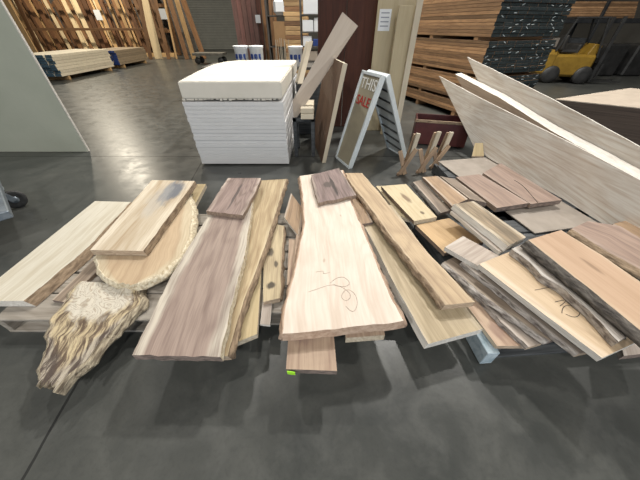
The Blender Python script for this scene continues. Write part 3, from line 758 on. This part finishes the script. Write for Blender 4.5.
for ti, (z0, nl) in enumerate(tiers):
    for li in range(nl):
        sh = random.uniform(-.02, .05)
        for k in range(8):
            o = bpy.data.objects.new('lumber_board', bme); C.objects.link(o)
            o.location = c0+wd_*(BW*(k+.5))+rd*(sh*.5+random.uniform(-.004, .004))+Vector((0, 0, z0+BT*(li+.5))); o.rotation_euler = (0, 0, hd)
            tag(o, 'orange-brown board with black painted end, %s tier of the lumber pile' % names[ti], 'board', 'black-ended boards, %s tier' % names[ti])
            if random.random() < .30:
                q = bpy.data.objects.new('end_tag', tme); C.objects.link(q); q.parent = o; q.location = (-.0025, random.uniform(-.05, .05), random.uniform(-.006, .006)); q.rotation_euler = (random.uniform(-.5, .5), 0, 0)
for ti, (z0, nl) in enumerate(tiers):
    for yy in (.35, 1.6, 2.8):
        zb = 0 if ti == 0 else tiers[ti-1][0]+tiers[ti-1][1]*BT
        hb = z0-zb-.002
        a = c0+rd*yy; o = beam('bearer', a+wd_*.02+Vector((0, 0, zb+hb/2+.001)), a+wd_*1.66+Vector((0, 0, zb+hb/2+.001)), .09, hb, mo)
        tag(o, 'cross bearer carrying the %s tier of the right-hand lumber pile' % names[ti], 'bearer', 'bearers under the %s tier' % names[ti])

# cardboard-topped pack of sheets, right
t = empty('sheet_pack', (3.9, 3.9, 0)); tag(t, 'cardboard-topped dark pack of sheets behind the leaning slabs at the right edge', 'pack')
ht = .62
k1, k2, k4 = P(555, 99, ht), P(630, 88, ht), P(690, 113, ht)
k3 = k2+(k4-k1)
cs = [k1, k2, k3, k4]
def prism(nm, pts, z0, z1, mt, par):
    b2 = bmesh.new(); n = len(pts); lo = [b2.verts.new((p.x-par.location.x, p.y-par.location.y, z0)) for p in pts]; hi = [b2.verts.new((p.x-par.location.x, p.y-par.location.y, z1)) for p in pts]
    b2.faces.new(hi); b2.faces.new(lo[::-1])
    for i in range(n): b2.faces.new((lo[i], lo[(i+1) % n], hi[(i+1) % n], hi[i]))
    bmesh.ops.recalc_face_normals(b2, faces=b2.faces); return obj(nm, b2, mt, par)
mdk = rough_mat('dark_brown_panel_edges', (.045, .032, .025), (.09, .065, .05), (1, 1, 90), bump=.5)
prism('sheets', cs, .0, ht-.012, mdk, t); prism('cardboard_cover', cs, ht-.012, ht, M['card'], t)

# ------------------------------------------------------------------ forklift
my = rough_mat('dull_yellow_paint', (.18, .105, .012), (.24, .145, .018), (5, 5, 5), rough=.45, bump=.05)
mk = rough_mat('black_steel', (.015, .015, .015), (.03, .03, .03), (5, 5, 5), rough=.5, bump=.05)
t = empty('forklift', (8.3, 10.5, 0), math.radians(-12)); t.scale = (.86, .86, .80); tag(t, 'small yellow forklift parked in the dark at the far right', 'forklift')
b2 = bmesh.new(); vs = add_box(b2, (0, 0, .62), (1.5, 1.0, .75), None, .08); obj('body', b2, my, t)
b2 = bmesh.new(); add_box(b2, (-.75, 0, .68), (.5, 1.05, .9), None, .14); obj('counterweight', b2, my, t)
b2 = bmesh.new(); add_box(b2, (.62, 0, 1.12), (.28, .7, .4), Matrix.Rotation(.25, 3, 'Y'), .03); obj('dashboard', b2, my, t)
b2 = bmesh.new(); add_box(b2, (-.15, 0, 1.08), (.5, .5, .12), None, .04); add_box(b2, (-.4, 0, 1.35), (.12, .5, .5), None, .04); obj('seat', b2, mk, t)
for sx in (-1, 1):
    for x in (-.55, .55):
        w = lathe('wheel', [(.12, -.11), (.28, -.11), (.31, -.07), (.31, .07), (.28, .11), (.12, .11)], mk, t, (x, sx*.46, .311), rot=Matrix.Rotation(PI/2, 3, 'X'))
    beam('guard_post', (-.7, sx*.45, 1.1), (-.5, sx*.45, 2.1), .05, .05, mk, t, up=(0, 1, 0)); beam('guard_post', (.75, sx*.45, .9), (.45, sx*.45, 2.1), .05, .05, mk, t, up=(0, 1, 0))
    box('mast_rail', (1.0, sx*.3, 1.1), (.1, .08, 2.1), mk, t); box('fork', (1.55, sx*.25, .08), (1.1, .1, .04), mk, t)
box('overhead_guard', (-.02, 0, 2.12), (1.05, .96, .05), mk, t); box('carriage', (1.08, 0, .45), (.06, .9, .5), mk, t)

# dark storage racks behind the forklift
mrk = rough_mat('dark_rack_steel', (.02, .022, .025), (.04, .042, .045), (4, 4, 4), rough=.5, bump=.05)
def rack(x, y, w, d, hts, label, rz=0):
    t = empty('storage_rack', (x, y, 0), rz); tag(t, label, 'rack')
    for a in (0, w/2, w):
        for b_ in (0, d): box('post', (a, b_, 1.9), (.09, .09, 3.8), mrk, t)
    for h_ in hts:
        for b_ in (0, d): box('beam', (w/2, b_, h_), (w, .06, .12), mrk, t)
        box('shelf_deck', (w/2, d/2, h_+.07), (w, d, .02), mrk, t)
    return t
rack(7.2, 13.2, 7.5, 1.1, (.75, 1.65), 'dark storage rack behind the yellow forklift')
for i in range(7):
    o = box('lumber_bundle', (10.2+.02*i, 13.7, 1.765+i*.07), (4.2-.1*i, .9, .062), mo); tag(o, 'long tan board stacked on the far dark rack at the top right corner', 'board', 'boards on the dark rack')
for i in range(5):
    o = box('carton', (7.7+i*.75, 13.7, .975), (.6, .7, .29), M['cardg'] if i % 2 else M['palb']); tag(o, 'small carton on the lower shelf of the dark rack', 'carton', 'cartons on the dark rack')
for i in range(3):
    o = box('drum', (9.9+i*1.1, 12.1, .5), (.8, .8, 1.0), mk, bev=.05); tag(o, 'dark crate on the floor right of the forklift', 'crate', 'dark crates by the forklift')

# ------------------------------------------------------------------ left wall of vertical timber
mg1 = wood('golden_lumber', (.52, .34, .16), dark=(.26, .14, .06), grain=.35, uv=False, vary=.4, fine=30)
mg2 = wood('brown_lumber', (.24, .125, .055), dark=(.10, .045, .02), grain=.4, uv=False, vary=.4, fine=30)
mgd = wood('dark_lumber', (.15, .07, .03), dark=(.05, .022, .012), grain=.4, uv=False, vary=.4, fine=30)
mg3 = wood('cream_lumber', (.66, .53, .33), dark=(.46, .34, .2), grain=.25, uv=False, vary=.15, fine=30)
t = empty('timber_rack', (-21, 20.9, 0)); tag(t, 'long dark wooden rack of upright timber along the far left', 'rack')
for i in range(7): box('post', (2.4+i*1.55, 0, 1.9), (.16, .16, 3.8), mg2, t)
for h_ in (.12, 1.25, 2.45): box('rail', (7.05, -.02, h_), (9.5, .10, .16), mg2, t)
for h_ in (1.35, 2.75): box('rail', (7.05, -.95, h_), (9.5, .06, .12), mg2, t)
box('sill', (7.05, -1.0, .10), (9.5, .12, .20), mg1, t)
bp_ = box('trim_1', (-14, 21.9, 1.9), (11, .05, 3.8), M['barkd']); bp_['kind'] = 'structure'
x = -18.3; i = 0
while x < -9.6:
    w = random.uniform(.10, .28)
    mt = random.choice([mg1, mg2, mg2, mgd, mgd, mg3]) if x < -13 else random.choice([mg1, mg2, mg2, mgd, mgd])
    yb = 20.15+.09*(i % 4); sl = random.uniform(-.40, -.15)
    o = beam('timber_plank', (x, yb, .02), (x+sl, 21.35, random.uniform(2.9, 3.7)), .04, w, mt, up=(1, 0, 0)) if False else None
    a = Vector((x, yb, .02)); b_ = Vector((x+sl, yb+.2, random.uniform(2.6, 3.7)))
    o = beam('timber_plank', a, b_, .035, w, mt, up=(1, 0, .0))
    tag(o, 'plank standing upright in the long rack along the far left', 'plank', 'planks in the far left rack')
    x += w*.7+random.uniform(.0, .06); i += 1
# larger planks standing nearer
def lean_plank(pa, pb, y, w, mt, label, top=None):
    a = at(*pa, y); a.z = max(.01, a.z); b_ = at(*pb, y+.3); b_ = b_+(b_-a)*.25; a = a+(a-b_)*((a.z-.01)/(b_.z-a.z)) if a.z > .02 else a
    o = beam('timber_plank', a, b_, .05, w, mt, up=(1, 0, 0)); tag(o, label, 'plank'); return o
lean_plank((40, 62), (5, 0), 12.5, .25, mg1, 'golden plank leaning beside the grey sheet at the top left')
lean_plank((46, 62), (16, 0), 13, .16, mg2, 'brown plank next to the golden plank at the top left')
for (xb, xt, w, mt, lb) in [(150, 141, .25, mg2, 'brown plank left of the pale one, far middle left'), (158, 146, .55, mg3, 'wide pale plank leaning in the far middle left'), (168, 157, .25, mg2, 'dark plank with a paper ticket, far middle left'),
                            (176, 166, .12, mg1, 'thin tan plank right of the ticketed plank'), (186, 172, .3, mg2, 'brown plank between two yellow ones, far middle left'), (193, 179, .3, mg1, 'yellow-tan plank near the end of the rack'), (203, 186, .35, mg2, 'dark plank at the right end of the rack')]:
    lps = globals().setdefault('lps', {}); lps[xb] = lean_plank((xb, 55), (xt, 8), 18.2+.12*(int(xb) % 3), w*.8, mt, lb)
b2 = at(163, 14, 17.9)
def ticket(px, py, y, s, label):
    o = box('paper_ticket', at(px, py, y), (s*.8, .01, s), pw, bev=0); o['label'] = label; par = PT[label]; bpy.context.view_layer.update(); o.parent = par; o.matrix_parent_inverse = par.matrix_world.inverted(); return o
PT = {'white paper ticket on the dark plank in the far middle left': lps[168], 'white paper ticket on the timber rack at the far left': bpy.data.objects['timber_rack.001'], 'white paper ticket on the maroon planks': None}
ticket(163, 14, 17.95, .42, 'white paper ticket on the dark plank in the far middle left')
ticket(98, 15, 19.8, .45, 'white paper ticket on the timber rack at the far left')

# banded packs on the floor, left
mblu = rough_mat('blue_end_paint', (.012, .035, .16), (.02, .06, .26), (20, 20, 20), rough=.5, bump=.1)
mteal = rough_mat('dark_teal_end_paint', (.02, .05, .08), (.12, .2, .26), (40, 40, 40), rough=.5, bump=.2)
def pack(x, y, n, m_, L_, mt, me_, label, group, side=None):
    bm = bmesh.new(); add_box(bm, (0, L_/2, 0), (.22, L_, .085), None, .006)
    for f in bm.faces:
        cm = f.calc_center_median()
        if cm.y < .01: f.material_index = 1
    me = bpy.data.meshes.new('pack_board'); bm.to_mesh(me); bm.free(); me.materials.append(mt); me.materials.append(me_)
    for i in range(n):
        for k in range(m_):
            o = bpy.data.objects.new('pack_board', me); C.objects.link(o); o.location = (x-.23*k-.115, y+random.uniform(-.05, .05), .12+.05+.09*i); tag(o, label, 'board', group)
    for yy in (.3, L_-.3):
        o = box('bearer', (x-.23*m_/2, y+yy, .06), (.23*m_, .1, .115), mg1); tag(o, 'bearer under '+group, 'bearer', 'bearers under '+group)
mw2 = wood('whitish_lumber', (.60, .54, .42), dark=(.40, .33, .24), grain=.25, uv=False, vary=.15, fine=10)
mgb = wood('greyed_lumber', (.27, .21, .14), dark=(.15, .11, .07), grain=.3, uv=False, vary=.2, fine=10)
pack(-9.1, 10.6, 7, 6, 3.0, mw2, mteal, 'whitish board with a teal painted end in the nearer floor pack at the left', 'the whitish pack at the left')
pack(-9.15, 14.1, 6, 6, 2.5, mgb, mblu, 'grey-brown board with a blue painted end in the farther floor pack at the left', 'the grey-brown pack at the left')
# grey sheet standing at the left edge
mgs = rough_mat('grey_green_sheet', (.40, .42, .345), (.44, .46, .38), (2, 2, 2), rough=.6, bump=.03)
q0 = P(88, 152, 0); q1 = q0+Vector((-1.9, .04, 0))
t = sheet('upright_sheet', 'large plain grey-green sheet standing on edge at the left picture edge', 'sheet',
      [q0+Vector((-1.8, 0, 0.005)), q0+Vector((0, 0, .005)), q0+Vector((0, .03, 2.44)), q0+Vector((-1.8, .03, 2.44))], (0, -1, 0), .02, mgs)
e_ = beam('edge_strip', Vector((.9+.004, 0, 0)), Vector((.9+.004, 0, 0))+Vector((0, 1, 0)), .02, .02, M['sawnw'])
bpy.data.objects.remove(e_)
e2 = box('edge_strip', (0, 0, 0), (.012, 2.43, .024), M['sawnw'], t, bev=0); e2.location = (.907, 0, -.01)

# cart with caster at the left edge
t = empty('platform_cart', P(15, 209, 0)+Vector((.03, .04, 0)), .85); tag(t, 'blue-grey steel cart corner with a swivel caster at the left picture edge', 'cart')
stl = rough_mat('blue_grey_steel', (.20, .24, .28), (.34, .38, .42), (9, 9, 9), rough=.35, bump=.05, metal=.5)
rub = rough_mat('dark_rubber', (.03, .03, .03), (.06, .06, .06), (9, 9, 9), rough=.7, bump=.1)
def caster(x, y):
    rx = Matrix.Rotation(PI/2, 3, 'X')
    w = lathe('caster_wheel', [(.02, -.02), (.06, -.02), (.085, -.022), (.095, -.012), (.095, .012), (.085, .022), (.06, .02), (.02, .02)], rub, t, (x, y, .096), rot=rx)
    lathe('hub', [(.001, -.026), (.035, -.026), (.035, .026), (.001, .026)], stl, w, (0, 0, 0), rot=rx)
    for s in (-1, 1): beam('fork_plate', (x, y+s*.032, .09), (x-.06, y+s*.032, .22), .05, .006, stl, t, up=(0, 1, 0))
    box('swivel_plate', (x-.07, y, .228), (.13, .1, .012), stl, t)
caster(0, 0); caster(-1.2, 0)
b2 = bmesh.new(); add_box(b2, (-.68, -.3, .27), (1.35, 1.0, .07), None, .008); obj('deck', b2, stl, t)
for yy in (.12, -.7): beam('handle_post', (-.12, yy, .3), (-.35, yy, 1.0), .04, .04, stl, t, up=(0, 1, 0))

# ------------------------------------------------------------------ far middle
for i in range(6):
    px = 236+i*4.6
    o = upright('maroon_plank', 'maroon-brown plank standing in the upright bundle behind the white stack', 'plank', px, px+4.2, 12+.04*(i % 3), 3.2, mr if i == 5 else wood('maroon_lumber%d' % i, (.20+.03*(i % 2), .105, .085), dark=(.09, .045, .04), grain=.4, uv=False), .05, row=30, group='maroon planks behind the stack')
PT['white paper ticket on the maroon planks'] = o
ticket(258, 19, 11.93, .22, 'white paper ticket on the maroon planks')
for i in range(4):
    o = upright('dark_plank', 'dark brown plank right of the maroon planks', 'plank', 264+i*3.5, 267+i*3.5, 12.4+.05*i, 3.2, mg2, .05, row=30, group='dark planks right of the maroon bundle')
mtb_ = rough_mat('worn_dolly_deck', (.10, .095, .085), (.16, .15, .13), (4, 4, 4), bump=.1)
# cart far left of middle
t = empty('dolly', at(210, 55, 16)*1.0); t.location.z = 0; tag(t, 'small dark dolly standing on the floor before the slatted door', 'dolly')
box('deck', (0, 0, .42), (1.5, .8, .10), mtb_, t)
for a in (-.45, .45):
    for b_ in (-.28, .28): lathe('caster_wheel', [(.02, -.04), (.12, -.04), (.15, 0), (.12, .04), (.02, .04)], mk, t, (a*1.3, b_, .151), rot=Matrix.Rotation(PI/2, 3, 'X'))
# work table behind the stack with the pails
mtb = rough_mat('table_top_dark', (.06, .055, .05), (.10, .09, .08), (4, 4, 4), bump=.1)
t = empty('work_table', (-1.25, 7.0, 0)); tag(t, 'dark work table behind the white stack, carrying pails and bamboo sticks', 'table')
box('table_top', (0, 0, .80), (2.6, .9, .05), mtb, t)
for a in (-1.2, 1.2):
    for b_ in (-.38, .38): box('leg', (a, b_, .3875), (.07, .07, .775), mtb, t)
def pail(px, label, y=6.9):
    p = at(px, 60, y); p.z = .826
    t = empty('pail', p); tag(t, label, 'pail')
    lathe('pail_body', [(.115, 0), (.13, .02), (.145, .30), (.155, .31), (.155, .33)], pw, t)
    lathe('pail_lid', [(.158, .325), (.158, .345), (.15, .352), (.001, .352)], pw, t)
    bm = bmesh.new()
    for k in range(10):
        a = -2.4+.17*k
        if k in (3, 7): continue
        add_box(bm, (.144*math.cos(a), .144*math.sin(a), .15 if k % 2 else .17), (.004, .022, .13 if k % 2 else .08), Matrix.Rotation(a, 3, 'Z'), 0)
    obj('printed_label', bm, mblu, t)['label'] = 'blue printed label'
pail(242.5, 'white pail with blue print, left one of the two behind the stack')
pail(257.5, 'white pail with blue print, right one of the two behind the stack')
pail(296, 'white pail with blue print beside the leaning thin boards', 6.75)
# bamboo sticks in a tray + cardboard box
mst = rough_mat('pale_stick', (.32, .28, .22), (.40, .35, .28), (9, 9, 9), bump=.1)
b2 = at(282, 58, 7.1)
o = cyl('round_tray', (b2.x, 7.1, .85), .26, .045, M['sawn']); tag(o, 'pale round tray on the table behind the stack', 'tray')
for i in range(8):
    a = (b2.x-.14+.04*i, 7.1+random.uniform(-.08, .08), .874); o = beam('stick', a, (a[0]+random.uniform(-.05, .05), a[1], 1.25+.05*random.random()), .012, .012, mst); tag(o, 'thin grey stick standing on the pale tray', 'stick', 'sticks on the tray')
t = empty('shelf_unit', (at(283, 20, 11.2).x, 11.2, 0)); tag(t, 'tall dark shelf unit holding a tan box and white sacks, far middle', 'shelf')
for a in (-.5, .5): box('side_panel', (a, 0, 1.6), (.04, .5, 3.2), mtb, t)
for h_ in (.3, .95, 1.75, 2.45): box('shelf', (0, 0, h_), (.96, .5, .03), mtb, t)
o = box('carton', (at(283, 20, 11.2).x+.02, 11.1, 1.29), (.62, .4, .65), M['honey'] if False else rough_mat('brown_carton', (.25, .15, .07), (.30, .18, .085), (4, 4, 4), bump=.05)); tag(o, 'brown box on the far shelf above the sticks', 'box')
o = box('white_sack', (at(283, 20, 11.2).x+.05, 11.05, 1.97), (.6, .36, .4), pw, bev=.08); tag(o, 'white sack on the upper far shelf', 'sack')
# stack of short golden lumber
for i in range(22):
    o = box('short_lumber', (at(296.5, 20, 9.6).x+random.uniform(-.02, .02), 9.6, .05+.1*i+.0), (.62+random.uniform(-.04, .04), .8, .094), mg1 if i % 3 else mg2, bev=.008)
    tag(o, 'short block in the tall golden-brown lumber column right of the shelf', 'lumber', 'blocks in the golden-brown column')
# shelf of white goods
xs = at(312, 20, 8.2).x
t = empty('shelf_unit', (xs, 8.2, 0)); tag(t, 'narrow wire shelf of white packages beside the dark reddish slabs', 'shelf')
for a in (-.27, .27): box('side_panel', (a, 0, 1.1), (.03, .4, 2.2), mtb, t)
for h_ in (.4, .8, 1.1, 1.38, 1.7): box('shelf', (0, 0, h_), (.51, .4, .025), mtb, t)
pk = [((-.12, 1.1125), (.22, .2), pw), ((.12, 1.1125), (.2, .14), mblu), ((-.1, 1.3925), (.26, .22), pw), ((.14, 1.3925), (.18, .26), pw), ((0, 1.7125), (.4, .26), pw), ((-.05, .8125), (.36, .2), M['honey'] if False else M['card'])]
pn = ['white packet on the second shelf of the narrow wire shelf', 'blue packet on the narrow wire shelf', 'white packet at the left of the middle wire shelf', 'white packet at the right of the middle wire shelf', 'large white packet on the top wire shelf', 'tan packet low on the narrow wire shelf']
for ((dx, z), (w, h_), mt), lb in zip(pk, pn):
    o = box('packet', (xs+dx, 8.15, z+h_/2), (w, .25, h_), mt, bev=.01); tag(o, lb, 'packet')
